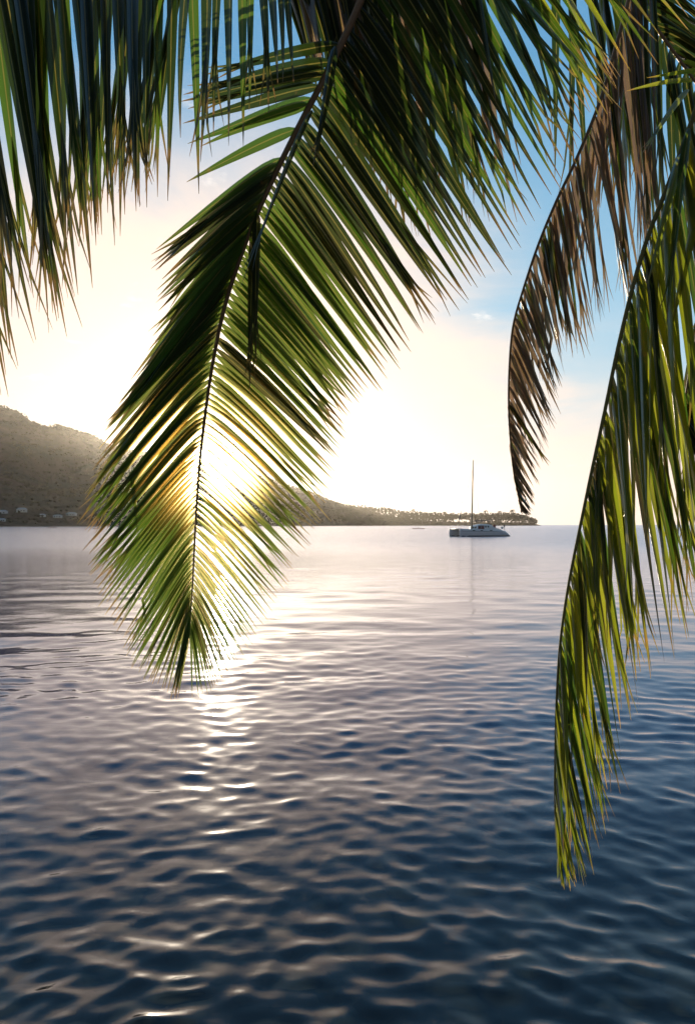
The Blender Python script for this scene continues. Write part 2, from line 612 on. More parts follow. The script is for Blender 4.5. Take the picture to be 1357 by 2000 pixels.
house(47, 1002, 11, 7, 3.6, 'largest pale house at the foot of the dark hill with hipped roof')
house(8, 1003, 12, 6, 2.8, 'low wide pale house at the edge of the frame under the hill')
house(85, 1010, 7, 5, 2.4, 'smallest pale house right of the large one below the hill')
house(115, 1012, 10, 5, 2.5, 'low pale house between the smallest house and the lone one by the frond')
house(142, 1003, 12, 6, 2.8, 'pale house standing alone beside the palm frond tips under the hill')
house(8, 1018, 7, 5, 2.4, 'small pale shed by the water below the hill')

# ------------------------------------------------------------------ air
bm = bmesh.new()
bmesh.ops.create_cube(bm, size=1, matrix=Matrix.Translation((0, 0, 155)) @ Matrix.Diagonal((12600, 12600, 330, 1)))
m, q = newmat('sea_haze')
HAZE = 0.000028
vol = q.n('ShaderNodeVolumePrincipled', {'Color': (0.95, 0.93, 0.90, 1), 'Density': HAZE, 'Anisotropy': 0.82})
q.n('ShaderNodeOutputMaterial', {'Volume': vol.outputs[0]})
hz = tag(bm_obj('haze', bm, m), kind='stuff')

# ------------------------------------------------------------------ catamaran
WHITE = simple('gelcoat', (0.78, 0.79, 0.80), 0.3, 0.04, 1.0)
GREY = simple('antifoul', (0.05, 0.06, 0.08), 0.6)
MASTM = simple('varnished_spar', (0.42, 0.30, 0.18), 0.4, 0.1)
CANVAS = simple('dark_canvas', (0.05, 0.05, 0.06), 0.8)
REDM = simple('red_sunshade', (0.16, 0.035, 0.03), 0.8)
STEEL = simple('steel', (0.5, 0.5, 0.5), 0.3, 0, 1, 1.0)
NET = simple('trampoline_net', (0.1, 0.1, 0.1), 0.9)

boat = empty('catamaran', P(936, HY, 156) * 1.0, 0)
boat.location = Vector(((934 - CX) / F * 156, 156, 0))
boat.rotation_euler = (0, 0, R(18))
boat.scale = (0.955,) * 3
tag(boat, 'white sailing catamaran at anchor with bare mast and dark boom', 'sailboat')


def loft(secs):
    n = len(secs[0])
    v = [p for s in secs for p in s]
    f = []
    for i in range(len(secs) - 1):
        for k in range(n):
            k2 = (k + 1) % n
            f.append((i * n + k, i * n + k2, (i + 1) * n + k2, (i + 1) * n + k))
    f.append(tuple(range(n))[::-1])
    f.append(tuple((len(secs) - 1) * n + k for k in range(n)))
    return v, f


def hull(yc):
    secs, strip = [], []
    for x, hb, dk, kz in [(-5.45, 0.07, 1.55, -0.05), (-5.2, 0.22, 1.56, -0.25), (-4.2, 0.48, 1.55, -0.4), (-2.5, 0.66, 1.52, -0.45), (0, 0.74, 1.46, -0.5), (2.5, 0.72, 1.38, -0.45),
                          (3.9, 0.68, 1.28, -0.35), (4.6, 0.64, 1.05, -0.25), (5.2, 0.6, 0.55, -0.12), (5.6, 0.56, 0.3, -0.02)]:
        prof_ = [(-0.8, 0.97), (-1.0, 0.72), (-0.93, 0.3), (-0.72, 0.08), (-0.3, 0), (0.3, 0), (0.72, 0.08), (0.93, 0.3), (1.0, 0.72), (0.8, 0.97), (0.35, 1.0), (-0.35, 1.0)]
        secs.append([Vector((x, yc + a * hb, kz + c_ * (dk - kz))) for a, c_ in prof_])
    v, f = loft(secs)
    h = link('hull', mesh('hull', v, f), WHITE, boat)
    # rubbing strake and boot stripe
    for s in (-1, 1):
        tube('strake', [(x, yc + s * hb * 1.0, z) for x, hb, z in [(-5.2, 0.22, 1.12), (-4.2, 0.48, 1.1), (-2.5, 0.66, 1.07), (0, 0.74, 1.02), (2.5, 0.72, 0.95), (3.9, 0.68, 0.88)]], 0.035, GREY, h, 5)
    wl = []
    for x, hb in [(-5.42, 0.06), (-5.1, 0.2), (-4.2, 0.42), (-2.5, 0.62), (0, 0.70), (2.5, 0.69), (4.6, 0.6), (5.6, 0.56)]:
        wl.append([Vector((x, yc + a * hb * 1.04, z)) for a, z in ((-0.88, -0.1), (-1, 0.2), (1, 0.2), (0.88, -0.1))])
    v, f = loft(wl)
    link('boot_stripe', mesh('boot_stripe', v, f, False), GREY, h)
    for x in (-2.6, -0.9, 1.2):
        bm_ = bmesh.new()
        bmesh.ops.create_cube(bm_, size=1, matrix=Matrix.Translation((x, yc - 0.735 + (0.06 if x < -2 else 0), 1.22)) @ Matrix.Diagonal((0.5, 0.06, 0.14, 1)))
        bm_obj('porthole', bm_, GLASSM, h)
    # swim steps
    for k in range(2):
        bm_ = bmesh.new()
        bmesh.ops.create_cube(bm_, size=1, matrix=Matrix.Translation((4.75 + 0.42 * k, yc, 0.98 - 0.33 * k)) @ Matrix.Diagonal((0.4, 0.8, 0.06, 1)))
        bm_obj('swim_step', bm_, WHITE, h)
    return h


hull(-2.4)
hull(2.4)
# bridge deck
secs = []
for x, z0, z1 in [(-1.7, 1.0, 1.42), (-1.2, 0.7, 1.5), (1, 0.62, 1.46), (4.1, 0.7, 1.3)]:
    secs.append([Vector((x, y_, z_)) for y_, z_ in ((-2.0, z0), (2.0, z0), (2.0, z1), (-2.0, z1))])
v, f = loft(secs)
link('bridge_deck', mesh('bridge_deck', v, f, False), WHITE, boat)
v = [(-4.9, -2.0, 1.46), (-4.9, 2.0, 1.46), (-1.72, 2.0, 1.4), (-1.72, -2.0, 1.4)]
v += [(a, b_, c_ - 0.03) for a, b_, c_ in v]
link('trampoline', mesh('trampoline', v, [(0, 1, 2, 3), (7, 6, 5, 4), (0, 4, 5, 1), (1, 5, 6, 2), (2, 6, 7, 3), (3, 7, 4, 0)], False), NET, boat)
tube('cross_beam', [(-4.95, -2.4, 1.5), (-4.95, 0, 1.56), (-4.95, 2.4, 1.5)], 0.09, STEEL, boat, 8)
# coach roof
secs = []
for x, hw, zt in [(-1.35, 1.2, 1.55), (-1.15, 1.75, 1.95), (-0.75, 1.9, 2.32), (0.2, 1.95, 2.5), (1.5, 1.95, 2.48), (2.2, 1.9, 2.36)]:
    pr = [(-1, 0), (-0.96, 0.7), (-0.85, 0.93), (-0.4, 1.0), (0.4, 1.0), (0.85, 0.93), (0.96, 0.7), (1, 0)]
    secs.append([Vector((x, a * hw, 1.42 + c_ * (zt - 1.42))) for a, c_ in pr])
v, f = loft(secs)
cab = link('cabin', mesh('cabin', v, f), WHITE, boat)
bm_ = bmesh.new()
bmesh.ops.create_cube(bm_, size=1, matrix=Matrix.Translation((-0.42, -1.95, 1.84)) @ Matrix.Diagonal((1.35, 0.06, 0.74, 1)))
o = bm_obj('window_cover', bm_, REDM, cab)
for x in (0.62, 1.2):
    bm_ = bmesh.new()
    bmesh.ops.create_cube(bm_, size=1, matrix=Matrix.Translation((x, -1.925, 2.0)) @ Matrix.Diagonal((0.3, 0.05, 0.36, 1)))
    bm_obj('window', bm_, GLASSM, cab)
for y_ in (-1.0, 0.0, 1.0):
    bm_ = bmesh.new()
    bmesh.ops.create_cube(bm_, size=1, matrix=Matrix.Translation((-1.2, y_, 1.82)) @ Matrix.Rotation(R(32), 4, 'Y') @ Matrix.Diagonal((0.06, 0.8, 0.42, 1)))
    bm_obj('window', bm_, GLASSM, cab)
# cockpit coaming stepping down aft, seats, wheel
secs = []
for x, zt in [(2.2, 2.0), (2.9, 1.75), (3.8, 1.55), (4.2, 1.4)]:
    secs.append([Vector((x, y_, z_)) for y_, z_ in ((-1.95, 1.25), (1.95, 1.25), (1.9, zt), (-1.9, zt))])
v, f = loft(secs)
link('cockpit_coaming', mesh('cockpit_coaming', v, f, False), WHITE, boat)
bm_ = bmesh.new()
bmesh.ops.create_cone(bm_, segments=20, radius1=0.36, radius2=0.36, depth=0.05, cap_ends=True, matrix=Matrix.Translation((3.1, -1.2, 2.1)) @ Matrix.Rotation(R(80), 4, 'Y'))
bm_obj('steering_wheel', bm_, REDM, boat)
bm_ = bmesh.new()
bmesh.ops.create_cube(bm_, size=1, matrix=Matrix.Translation((2.9, -1.2, 1.95)) @ Matrix.Diagonal((0.35, 0.4, 0.5, 1)))
bm_obj('helm_seat', bm_, REDM, boat)
# mast, boom, sail cover, stays
MX = -1.45
tube('mast', [(MX, 0, 1.45), (MX + 0.02, 0, 6), (MX + 0.1, 0, 11), (MX + 0.25, 0, 15.6)], [0.14, 0.14, 0.12, 0.08], MASTM, boat, 8)
tube('boom', [(MX + 0.1, 0, 2.95), (MX + 4.6, 0, 3.2)], 0.06, CANVAS, boat, 8)
tube('sail_cover', [(MX + 0.2, 0, 3.1), (MX + 1.0, 0, 3.22), (MX + 2.8, 0, 3.28), (MX + 4.4, 0, 3.33)], [0.09, 0.13, 0.10, 0.06], CANVAS, boat, 8)
tube('forestay', [(-4.9, 0, 1.6), (MX + 0.15, 0, 13.8)], 0.03, STEEL, boat, 5)
tube('furled_jib', [(-4.62, 0, 2.55), (-4.3, 0, 3.7), (-3.9, 0, 5.2)], [0.05, 0.13, 0.03], CANVAS, boat, 7)
for s in (-1, 1):
    tube('shroud', [(MX + 0.9, 2.5 * s, 1.5), (MX + 0.2, 0, 13.2)], 0.022, STEEL, boat, 4)
for yc in (-2.9, 2.9):
    h0 = [(-4.9, 1.56), (-3, 1.52), (-1, 1.48), (1, 1.42), (3, 1.35), (4.3, 1.2)]
    rl = tube('guard_rail', [(x, yc * (0.9 if x < -4 else 1), z + 0.62) for x, z in h0], 0.015, STEEL, boat, 4)
    for x, z in h0:
        tube('stanchion', [(x, yc * (0.9 if x < -4 else 1), z - 0.05), (x, yc * (0.9 if x < -4 else 1), z + 0.64)], 0.016, STEEL, rl, 4)
bow_p = tube('pulpit', [(-5.2, -2.4, 1.5), (-5.25, -2.4, 2.25), (-4.6, -2.6, 2.2)], 0.025, STEEL, boat, 5)
# outboard on the stern rail
ob = tube('outboard_motor', [(4.55, -2.5, 1.2), (4.55, -2.5, 1.9)], 0.05, CANVAS, boat, 6)
bm_ = bmesh.new()
bmesh.ops.create_cone(bm_, segments=10, radius1=0.13, radius2=0.17, depth=0.42, cap_ends=True, matrix=Matrix.Translation((4.55, -2.5, 2.1)))
bm_obj('cowling', bm_, CANVAS, ob)
bm_ = bmesh.new()
bmesh.ops.create_cone(bm_, segments=14, radius1=0.26, radius2=0.26, depth=0.1, cap_ends=True, matrix=Matrix.Translation((3.9, -2.75, 1.75)) @ Matrix.Rotation(R(90), 4, 'X'))
bm_obj('lifebuoy', bm_, WHITE, boat)


# ------------------------------------------------------------------ outrigger canoes with a paddler
SKIN = simple('paddler', (0.10, 0.06, 0.045), 0.7)
WOOD = simple('canoe_hull', (0.12, 0.07, 0.05), 0.5)


def canoe(px, d, rz, label, plabel):
    loc = Vector(((px - CX) / F * d, d, 0.0))
    r = empty('outrigger_canoe', loc, rz)
    tag(r, label, 'canoe', 'outrigger canoes on the lagoon')
    secs_ = []
    for x, hb, zt, zb in [(-3.4, 0.03, 0.5, 0.15), (-2.6, 0.16, 0.36, -0.05), (-1, 0.26, 0.3, -0.1), (1, 0.26, 0.3, -0.1), (2.6, 0.16, 0.36, -0.05), (3.4, 0.03, 0.5, 0.15)]:
        secs_.append([Vector((x, -hb, zt)), Vector((x, -hb * 0.7, zb)), Vector((x, hb * 0.7, zb)), Vector((x, hb, zt))])
    v_, f_ = loft(secs_)
    link('hull', mesh('hull', v_, f_, False), WOOD, r)
    tube('outrigger_float', [(-1.8, 1.7, 0.12), (-1.4, 1.7, 0.05), (1.4, 1.7, 0.05), (1.8, 1.7, 0.12)], [0.03, 0.08, 0.08, 0.03], WOOD, r, 6)
    for x in (-0.9, 0.9):
        tube('outrigger_arm', [(x, -0.1, 0.34), (x, 1.0, 0.45), (x, 1.7, 0.08)], 0.035, WOOD, r, 5)
    # seated paddler, one continuous skinned body
    joints = [((0, 0, 0.36), .15), ((0, 0, 0.6), .15), ((-.03, 0, 0.83), .17), ((-.05, 0, 0.98), .06), ((-.06, 0, 1.14), .11), ((-.06, 0, 1.24), .09),
              ((-.03, .21, .86), .06), ((-.22, .24, .66), .048), ((-.42, .1, .74), .04), ((-.03, -.21, .86), .06), ((-.24, -.26, .62), .048), ((-.42, -.26, .5), .04),
              ((-.3, .12, .46), .09), ((-.62, .12, .32), .06), ((-.3, -.12, .46), .09), ((-.62, -.12, .32), .06)]
    edges = [(0, 1), (1, 2), (2, 3), (3, 4), (4, 5), (2, 6), (6, 7), (7, 8), (2, 9), (9, 10), (10, 11), (0, 12), (12, 13), (0, 14), (14, 15)]
    pm_ = bpy.data.meshes.new('person')
    pm_.from_pydata([j[0] for j in joints], edges, [])
    po = link('person', pm_, SKIN)
    md = po.modifiers.new('skin', 'SKIN')
    for k_, sv in enumerate(pm_.skin_vertices[0].data):
        sv.radius = (joints[k_][1],) * 2
        sv.use_root = (k_ == 0)
    md2 = po.modifiers.new('sub', 'SUBSURF')
    md2.levels = md2.render_levels = 1
    po.location = loc
    po.rotation_euler = (0, 0, rz)
    tag(po, plabel, 'person', 'paddlers in the outrigger canoes')
    pd = tube('paddle', [(-.40, .1, .76), (-.46, -.62, -.1)], [0.02, 0.02], WOOD)
    pd.location = loc
    pd.rotation_euler = (0, 0, rz)
    bl = tube('blade', [(-.455, -.55, -.02), (-.49, -.9, -.42)], [0.05, 0.10], WOOD, pd)
    tag(pd, label.replace('outrigger canoe', 'paddle in use at the canoe'), 'paddle', 'paddles of the canoes')


canoe(103, 560, R(5), 'dark outrigger canoe crossing the water below the hillside houses', 'seated paddler in the canoe below the hillside houses')
canoe(193, 430, R(170), 'dark outrigger canoe beside the left edge of the large green frond', 'seated paddler in the canoe beside the large green frond')
canoe(817, 420, R(8), 'dark outrigger canoe on open water near the bow of the catamaran', 'seated paddler in the canoe near the catamaran bow')

# ------------------------------------------------------------------ palm fronds


def leaf_material(name, g0, g1, trans, dry, dry_amt, tmix=0.5, gloss=0.35, gw=0.18):
    m_, q_ = newmat(name)
    uvn = q_.n('ShaderNodeUVMap', uv_map='uv')
    sp = q_.n('ShaderNodeSeparateXYZ', {0: uvn.outputs[0]})
    u_, v_ = sp.outputs[0], sp.outputs[1]
    oi = q_.n('ShaderNodeObjectInfo')
    rnd = oi.outputs['Random']
    t_ = q_.n('ShaderNodeTexCoord')
    base = q_.mix(rnd, (*g0, 1), (*g1, 1))
    # fine veins run along the blade
    vv = q_.n('ShaderNodeCombineXYZ', {0: q_.m('MULTIPLY', u_, 26.0), 1: q_.m('MULTIPLY', v_, 2.0), 2: q_.m('MULTIPLY', rnd, 40.0)})
    vn = q_.n('ShaderNodeTexNoise', {'Vector': vv.outputs[0], 'Scale': 1.0, 'Detail': 3.0})
    base = q_.mix(q_.m('MULTIPLY', vn.outputs[0], 0.55), base, q_.mix(0.5, base, (0.02, 0.03, 0.01, 1)))
    du = q_.m('ABSOLUTE', q_.m('SUBTRACT', u_, 0.5))
    mid = q_.m('LESS_THAN', du, 0.05)
    edge = q_.m('GREATER_THAN', du, 0.46)
    # dry tips and blotches
    bn = q_.n('ShaderNodeTexNoise', {'Vector': t_.outputs['Object'], 'Scale': 14.0, 'Detail': 5.0, 'Roughness': 0.65})
    tipf = q_.maprange(q_.m('ADD', v_, q_.m('MULTIPLY', q_.m('SUBTRACT', bn.outputs[0], 0.5), 0.5)), 0.86, 1.02)
    blot = q_.maprange(bn.outputs[0], 0.66 - dry_amt, 0.80 - dry_amt)
    dr = q_.m('MAXIMUM', tipf, blot)
    col = q_.mix(dr, base, (*dry, 1))
    col = q_.mix(q_.m('MULTIPLY', mid, 0.8), col, (0.30, 0.27, 0.09, 1))
    col = q_.mix(q_.m('MULTIPLY', edge, 0.5), col, (0.16, 0.09, 0.03, 1))  # orange refracted rim light put into the margin colour
    tcol = q_.mix(dr, q_.mix(rnd, (*trans, 1), (trans[0] * 0.7, trans[1] * 0.85, trans[2], 1)), tuple(min(1, d_ * 2.2) for d_ in dry) + (1,))
    tcol = q_.mix(q_.m('MULTIPLY', mid, 0.7), tcol, (0.26, 0.22, 0.05, 1))
    bp_ = q_.n('ShaderNodeBump', {'Strength': 0.4, 'Distance': 0.002, 'Height': vn.outputs[0]})
    d_ = q_.n('ShaderNodeBsdfDiffuse', {'Color': col, 'Normal': bp_.outputs[0]})
    tr_ = q_.n('ShaderNodeBsdfTranslucent', {'Color': tcol, 'Normal': bp_.outputs[0]})
    ms_ = q_.n('ShaderNodeMixShader', {0: tmix, 1: d_.outputs[0], 2: tr_.outputs[0]})
    # sun bloom put into the blades: warm light passed nearly straight through
    rf_ = q_.n('ShaderNodeBsdfRefraction', {'Color': q_.mix(0.8, tcol, (0.95, 0.72, 0.34, 1)), 'Roughness': 0.55, 'IOR': 1.1})
    ms_ = q_.n('ShaderNodeMixShader', {0: 0.055, 1: ms_.outputs[0], 2: rf_.outputs[0]})
    gl_ = q_.n('ShaderNodeBsdfGlossy', {'Color': (1, 1, 1, 1), 'Roughness': gloss, 'Normal': bp_.outputs[0]})
    fr_ = q_.n('ShaderNodeFresnel', {'IOR': 1.4, 'Normal': bp_.outputs[0]})
    ms_ = q_.n('ShaderNodeMixShader', {0: q_.m('MULTIPLY', fr_.outputs[0], gw), 1: ms_.outputs[0], 2: gl_.outputs[0]})
    q_.n('ShaderNodeOutputMaterial', {'Surface': ms_.outputs[0]})
    return m_


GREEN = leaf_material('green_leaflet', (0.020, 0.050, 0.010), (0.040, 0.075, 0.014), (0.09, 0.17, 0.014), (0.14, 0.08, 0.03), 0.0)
DEEP = leaf_material('deep_green_leaflet', (0.012, 0.020, 0.005), (0.022, 0.033, 0.008), (0.030, 0.052, 0.007), (0.11, 0.06, 0.025), 0.02)  # deep green; also carries the painted shade at the large frond's base
DRY = leaf_material('withered_leaflet', (0.12, 0.092, 0.085), (0.22, 0.17, 0.135), (0.27, 0.17, 0.11), (0.17, 0.11, 0.08), 0.10, 0.42)
HANG = leaf_material('yellow_green_leaflet', (0.035, 0.070, 0.012), (0.075, 0.110, 0.018), (0.33, 0.36, 0.02), (0.22, 0.13, 0.03), 0.02, 0.55, 0.28, 0.28)
STEM = simple('rachis_bark', (0.20, 0.11, 0.05), 0.55, 0.35, 18.0)
STEMG = simple('rachis_green', (0.16, 0.13, 0.035), 0.8, 0.3, 18.0)


def leaflet(p0, p1, out, width, rnd, parent, mat, sag=0.08, roll=0.0, fold=0.5, kink=None, fray=False, segs=9, base=0.06):
    ch = p1 - p0
    L = ch.length
    c1 = p0 + out * (L * base) + ch * 0.12 + Vector((0, 0, L * sag * 0.6))
    c2 = p0 + ch * 0.60 + Vector((0, 0, L * sag)) + Vector((rnd.gauss(0, 1), rnd.gauss(0, 1), rnd.gauss(0, 1))) * L * 0.012
    pts = []
    for i in range(segs + 1):
        u = i / segs
        pts.append(p0 * (1 - u) ** 3 + c1 * (3 * u * (1 - u) ** 2) + c2 * (3 * u * u * (1 - u)) + p1 * u ** 3)
    if kink:
        ki = max(2, min(segs - 1, int(kink * segs)))
        bend = Vector((rnd.uniform(-.25, .25), rnd.uniform(-.2, .2), -1)).normalized()
        for i in range(ki + 1, segs + 1):
            step = (pts[i] - pts[i - 1]).length if i == ki + 1 else L / segs
            pts[i] = pts[i - 1] + bend * (L / segs) * 0.9
    view = ((p0 + p1) * 0.5 + parent.location - EYE).normalized()
    v, f, uv = [], [], []
    for i, p in enumerate(pts):
        u = i / segs
        t = (pts[min(i + 1, segs)] - pts[max(i - 1, 0)]).normalized()
        n = view - t * view.dot(t)
        if n.length < 0.05:
            n = Vector((0, 0, 1)) - t * t.z
        n.normalize()
        s = t.cross(n)
        a = roll * (0.5 + 0.7 * u)
        s2 = s * math.cos(a) + n * math.sin(a)
        n2 = n * math.cos(a) - s * math.sin(a)
        w_ = width * min(1, 0.28 + u / 0.16 * 0.72) * max(0.0, 1 - max(0.0, (u - 0.38) / 0.62) ** 1.35) + 0.0012
        fo = fold * (1.15 - 0.6 * u)
        e = n2 * (w_ * 0.5 * math.sin(fo))
        v += [p - s2 * (w_ * 0.5 * math.cos(fo)) + e, p, p + s2 * (w_ * 0.5 * math.cos(fo)) + e]
        uv += [(0, u), (0.5, u), (1, u)]
        if i:
            o0 = 3 * (i - 1)
            f += [(o0, o0 + 1, o0 + 4, o0 + 3), (o0 + 1, o0 + 2, o0 + 5, o0 + 4)]
    if fray:
        k0 = int(segs * 0.75)
        p = pts[k0]
        d0 = (pts[-1] - p)
        for sgn in (-1, 1):
            o0 = len(v)
            for i in range(4):
                u = i / 3
                c0 = p + d0 * (u * rnd.uniform(0.8, 1.0)) + s2 * (sgn * L * 0.04 * u * u)
                w_ = width * (0.02, 0.13, 0.09, 0.01)[i]
                v += [c0 - s2 * w_, c0 + s2 * w_]
                uv += [(0.3, 0.75 + 0.25 * u), (0.7, 0.75 + 0.25 * u)]
                if i:
                    q0 = o0 + 2 * (i - 1)
                    f.append((q0, q0 + 1, q0 + 3, q0 + 2))
    return link('leaflet', mesh('leaflet', v, f, True, uv), mat, parent)


def frond(label, rach, sides, mats, seed, r0=0.013, r1=0.002, stem=STEM, group='coconut palm fronds hanging over the lagoon', extras=()):
    rnd = random.Random(seed)
    pts = [P(*p) for p in rach]
    root = empty('palm_frond', pts[0])
    tag(root, label, 'palm frond', group)
    n = len(pts)
    off = pts[0]
    ns = (n - 1) * 5
    rp = [spline(pts, (n - 1) * k / ns) - off for k in range(ns + 1)]
    tube('rachis', rp, [r0 + (r1 - r0) * (k / ns) ** 0.7 for k in range(ns + 1)], stem, root, 7)
    for sd in sides:
        tips = sd['tips']
        idx = [k for k, t_ in enumerate(tips) if t_]
        t0, t1 = idx[0], idx[-1]
        tp = [P(*tips[k]) for k in range(t0, t1 + 1)]
        cnt = sd['n']
        for j in range(cnt):
            t = t0 + (t1 - t0) * (j + 0.5 + rnd.uniform(-.22, .22)) / cnt
            p0 = spline(pts, t)
            p1 = spline(tp, t - t0)
            if rnd.random() < sd.get('skip', 0.0):
                continue
            if sd.get('thin') and t < sd['thin'][0] and rnd.random() < sd['thin'][1]:
                continue
            jl = sd.get('jit', 0.05)
            L = (p1 - p0).length
            if sd.get('gap') and sd['gap'][0] < t < sd['gap'][1] and rnd.random() < 0.75:
                continue
            p1 = p0 + (p1 - p0) * (1 + rnd.uniform(-1.1, 0.9) * jl + 0.015)
            p1 += Vector((rnd.gauss(0, 1), rnd.gauss(0, 1.6), rnd.gauss(0, 1))) * L * jl * 0.38
            tang = (spline(pts, min(t + 0.1, n - 1)) - spline(pts, max(t - 0.1, 0))).normalized()
            out = (p1 - p0) - tang * (p1 - p0).dot(tang)
            out.normalize()
            wv = sd['w']
            f_ = (t - t0) / max(1e-6, t1 - t0)
            k_ = f_ * (len(wv) - 1)
            k0 = min(int(k_), len(wv) - 2)
            width = (wv[k0] + (wv[k0 + 1] - wv[k0]) * (k_ - k0)) * rnd.uniform(0.85, 1.12)
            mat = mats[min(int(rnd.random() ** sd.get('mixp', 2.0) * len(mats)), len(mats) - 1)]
            base_shade = sd.get('deep')
            if base_shade and t < base_shade[0] and rnd.random() < base_shade[1]:  # darker leaflets towards the base paint in the shade of overlapping layers
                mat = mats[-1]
            kink = rnd.uniform(0.35, 0.8) if rnd.random() < sd.get('kink', 0.03) else None
            roll = rnd.gauss(sd.get('roll', 0.2), sd.get('rsd', 0.35))
            leaflet(p0 - off, p1 - off, out, width, rnd, root, mat, sag=(sd.get('sag', 0.08) + (sd.get('sag1', sd.get('sag', 0.08)) - sd.get('sag', 0.08)) * f_) * rnd.uniform(0.5, 1.5), base=sd.get('base', 0.06), roll=roll,
                    fold=sd.get('fold', 0.7), kink=kink, fray=rnd.random() < sd.get('fray', 0.2))
    for (xa, ya, da, xb, yb, db, w_, mi) in extras:
        leaflet(P(xa, ya, da) - off, P(xb, yb, db) - off, Vector((0, 0, 1)), w_, rnd, root, mats[mi], sag=0.03, roll=rnd.gauss(0, 0.3), fold=0.5, fray=rnd.random() < 0.5)
    return root


def tipsd(lst, d0, d1, amp=0.0, ph_=0.0):
    n = len(lst)
    return [None if t is None else (t[0], t[1], (d0 + (d1 - d0) * k / (n - 1)) + amp * math.sin(ph_ + k * 0.9)) for k, t in enumerate(lst)]


def rachd(lst, d0, d1):
    n = len(lst)
    return [(x, y, d0 + (d1 - d0) * k / (n - 1)) for k, (x, y) in enumerate(lst)]


A_r = [(850, -400), (780, -200), (705, 0), (645, 130), (590, 235), (540, 335), (497, 430), (467, 510), (440, 595), (421, 680), (407, 765), (396, 850), (388, 930), (383, 1010), (379, 1090), (376, 1150), (373, 1195), (371, 1235)]
A_R = [(1130, 252), (1085, 350), (1002, 478), (920, 550), (850, 612), (787, 688), (738, 738), (695, 785), (670, 838), (656, 908), (640, 985), (610, 1047), (572, 1107), (535, 1178), (497, 1243), (455, 1302), (420, 1340), (374, 1362)]
A_L = [None, None, (450, 60), (370, 190), (375, 330), (300, 530), (318, 615), (228, 800), (212, 830), (183, 955), (170, 1045), (180, 1095), (200, 1155), (228, 1230), (258, 1285), (290, 1328), (332, 1355), (348, 1358)]
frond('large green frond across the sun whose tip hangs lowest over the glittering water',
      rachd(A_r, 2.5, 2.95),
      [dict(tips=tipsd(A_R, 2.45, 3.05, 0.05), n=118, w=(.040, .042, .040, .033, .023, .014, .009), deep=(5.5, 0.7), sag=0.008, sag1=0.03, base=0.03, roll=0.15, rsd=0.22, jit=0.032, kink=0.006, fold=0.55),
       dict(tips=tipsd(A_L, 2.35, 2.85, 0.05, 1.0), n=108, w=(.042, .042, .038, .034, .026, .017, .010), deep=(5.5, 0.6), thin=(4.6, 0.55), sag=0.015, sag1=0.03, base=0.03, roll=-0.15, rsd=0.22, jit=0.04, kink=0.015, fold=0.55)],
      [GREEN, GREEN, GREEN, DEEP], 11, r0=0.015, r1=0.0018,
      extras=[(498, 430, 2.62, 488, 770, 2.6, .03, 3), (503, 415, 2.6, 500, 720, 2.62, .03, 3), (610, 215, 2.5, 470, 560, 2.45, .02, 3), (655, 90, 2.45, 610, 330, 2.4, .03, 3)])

G_r = [(-440, 20), (-300, -90), (-150, -180), (20, -235), (170, -255), (300, -250), (410, -225), (500, -180), (570, -120)]
G_1 = [(-260, 1050), (-80, 880), (30, 740), (120, 560), (215, 460), (312, 380), (400, 320), (500, 245), (580, 130)]
G_2 = [(-330, 980), (-150, 840), (0, 640), (85, 590), (165, 450), (235, 400), (300, 300), None, None]
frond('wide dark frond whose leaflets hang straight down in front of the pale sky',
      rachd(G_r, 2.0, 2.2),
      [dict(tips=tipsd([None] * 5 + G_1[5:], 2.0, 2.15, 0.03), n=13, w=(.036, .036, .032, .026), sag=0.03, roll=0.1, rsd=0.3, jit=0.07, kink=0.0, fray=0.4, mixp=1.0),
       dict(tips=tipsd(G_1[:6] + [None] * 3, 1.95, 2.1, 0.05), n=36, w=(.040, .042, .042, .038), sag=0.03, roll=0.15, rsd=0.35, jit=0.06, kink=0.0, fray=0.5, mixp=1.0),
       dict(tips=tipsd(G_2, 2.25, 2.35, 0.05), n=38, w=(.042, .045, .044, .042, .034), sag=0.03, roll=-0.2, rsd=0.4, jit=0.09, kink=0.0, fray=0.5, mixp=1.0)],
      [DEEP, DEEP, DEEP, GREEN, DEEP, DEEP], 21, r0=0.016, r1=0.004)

B_r = [(690, -340), (770, -340), (840, -335), (910, -325), (985, -305), (1060, -290)]
B_1 = [(1150, 240), (1173, 205), (1205, 178), (1235, 135), (1300, 65), (1390, 20)]
frond('green frond with long slanting leaflets against the bluest sky',
      rachd(B_r, 2.3, 2.5), [dict(tips=tipsd(B_1, 2.4, 2.6, 0.04), n=15, w=(.046, .046, .042, .034), sag=0.09, roll=0.3, rsd=0.3, jit=0.06, kink=0.0, fray=0.3)],
      [GREEN, HANG], 31, r0=0.014, r1=0.004)

A2_r = [(520, -160), (600, -130), (690, -120), (800, -130), (900, -150)]
A2_1 = [(590, 120), (680, 270), (760, 380), (900, 400), (1020, 330)]  # leaflets thickened and lengthened to throw shade on the large frond
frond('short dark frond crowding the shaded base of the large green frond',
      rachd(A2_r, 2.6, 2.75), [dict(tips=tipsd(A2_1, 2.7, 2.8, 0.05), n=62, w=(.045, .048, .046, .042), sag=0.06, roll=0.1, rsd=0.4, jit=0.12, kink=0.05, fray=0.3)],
      [DEEP, DEEP, DRY], 41, r0=0.016, r1=0.006)

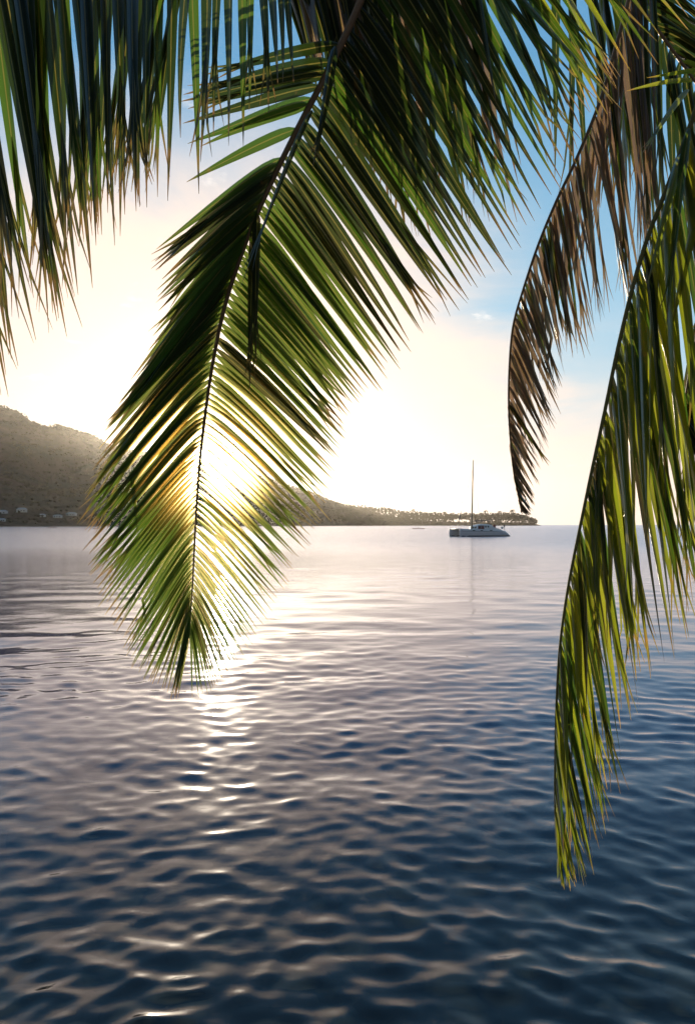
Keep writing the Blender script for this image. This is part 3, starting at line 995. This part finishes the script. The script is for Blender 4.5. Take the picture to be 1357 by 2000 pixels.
D_r = [(1265, -120), (1235, -30), (1205, 80), (1170, 200), (1125, 310), (1085, 395), (1050, 480), (1020, 570), (1001, 640), (994, 720), (993, 800), (997, 870), (1003, 925), (1012, 970), (1018, 1000)]
D_1 = [(1285, 400), (1272, 500), (1255, 570), (1228, 610), (1180, 640), (1138, 665), (1106, 715), (1090, 765), (1078, 825), (1066, 870), (1054, 905), (1040, 945), (1038, 985), (1036, 1000), (1030, 1008)]
D_2 = [(1215, 230), (1190, 330), (1168, 430), (1135, 520), (1105, 590), (1078, 640), (1060, 700), (1045, 750), (1035, 800), (1025, 860), (1016, 905), (1018, 950), (1022, 980), (1024, 998), (1020, 1003)]
frond('withered brown frond hanging with its tip over the wooded spit',
      rachd(D_r, 3.1, 3.35),
      [dict(tips=tipsd(D_1, 3.1, 3.4, 0.06), n=90, w=(.030, .030, .028, .025, .020, .013), sag=0.01, base=0.015, fold=0.8, roll=0.3, rsd=0.75, jit=0.11, kink=0.08, fray=0.7),
       dict(tips=tipsd(D_2, 3.3, 3.5, 0.06), n=56, w=(.028, .028, .026, .023, .018, .011), sag=0.01, base=0.015, fold=0.8, roll=0.3, rsd=0.75, jit=0.12, kink=0.08, fray=0.6)],
      [DRY, DRY, DRY, DEEP], 51, r0=0.009, r1=0.0025)

C_r = [(1460, -60), (1400, 90), (1352, 230), (1308, 350), (1265, 460), (1235, 560), (1206, 680), (1181, 800), (1155, 920), (1134, 1020), (1110, 1140), (1094, 1250), (1087, 1350), (1084, 1450), (1083, 1550), (1085, 1630), (1092, 1690)]
C_1 = [None, (1490, 700), (1450, 900), (1400, 1050), (1362, 1150), (1348, 1210), (1305, 1248), (1262, 1311), (1231, 1340), (1204, 1446), (1178, 1551), (1172, 1600), (1160, 1665), (1146, 1707), (1125, 1727), (1108, 1735), (1097, 1730)]
C_2 = [None, (1420, 560), (1385, 720), (1345, 880), (1295, 960), (1264, 1050), (1234, 1130), (1206, 1210), (1186, 1290), (1162, 1380), (1138, 1480), (1121, 1560), (1109, 1620), (1101, 1660), (1095, 1690), (1092, 1715), (1090, 1722)]
frond('long yellow-green frond hanging lowest over the dark near water',
      rachd(C_r, 2.75, 2.6),
      [dict(tips=tipsd(C_1, 2.75, 2.6, 0.05), n=84, w=(.040, .040, .038, .034, .027, .017, .011), sag=0.012, base=0.01, roll=-0.45, rsd=0.4, jit=0.07, kink=0.02, fray=0.5),
       dict(tips=tipsd(C_2, 2.6, 2.5, 0.05), n=34, w=(.038, .038, .036, .032, .025, .015, .010), sag=0.012, base=0.01, roll=-0.5, rsd=0.45, jit=0.09, kink=0.02, fray=0.4)],
      [HANG, HANG, GREEN, DEEP], 61, extras=[(1345, 175, 2.6, 1253, 300, 2.55, .02, 0), (1352, 160, 2.6, 1222, 178, 2.55, .016, 0), (1380, 140, 2.6, 1262, 152, 2.6, .016, 0), (1330, 300, 2.7, 1262, 560, 2.6, .03, 0), (1345, 250, 2.7, 1300, 640, 2.6, .03, 2)], r0=0.011, r1=0.0025, stem=STEMG)

F_r = [(1530, 40), (1490, 200), (1440, 350), (1400, 480), (1370, 610), (1345, 730), (1330, 830)]
F_1 = [(1620, 560), (1600, 660), (1570, 780), (1530, 880), (1490, 980), (1450, 1060), (1400, 1150)]
F_2 = [(1400, 400), (1385, 520), (1365, 650), (1350, 760), (1340, 900), (1345, 1010), (1365, 1110)]
frond('dense dark frond spreading behind the long yellow-green frond',
      rachd(F_r, 3.0, 3.05),
      [dict(tips=tipsd(F_1, 3.1, 3.1, 0.05), n=34, w=(.048, .046, .042, .034), sag=0.07, roll=0.1, rsd=0.4, jit=0.08, kink=0.02, fray=0.4),
       dict(tips=tipsd(F_2, 3.1, 3.2, 0.05), n=36, w=(.046, .044, .040, .032), sag=0.05, roll=0.2, rsd=0.5, jit=0.1, kink=0.03, fray=0.4)],
      [DEEP, GREEN], 71, r0=0.014, r1=0.003)

E_r = [(1100, -190), (1190, -70), (1270, 40), (1350, 150), (1430, 260)]
E_1 = [(1130, 330), (1215, 420), (1290, 420), (1360, 400), (1440, 430)]
E_2 = [(1330, -60), (1400, 60), (1430, 160), (1460, 260), (1490, 330)]
frond('dark frond in shade behind the top of the withered brown frond',
      rachd(E_r, 3.6, 3.6),
      [dict(tips=tipsd(E_1, 3.6, 3.6, 0.05), n=30, w=(.052, .050, .044), sag=0.07, roll=0.0, rsd=0.4, jit=0.14, kink=0.04, fray=0.3),
       dict(tips=tipsd(E_2, 3.6, 3.6, 0.05), n=30, w=(.052, .050, .044), sag=0.07, roll=0.0, rsd=0.4, jit=0.12, kink=0.04, fray=0.3)],
      [DEEP], 81, r0=0.014, r1=0.005)
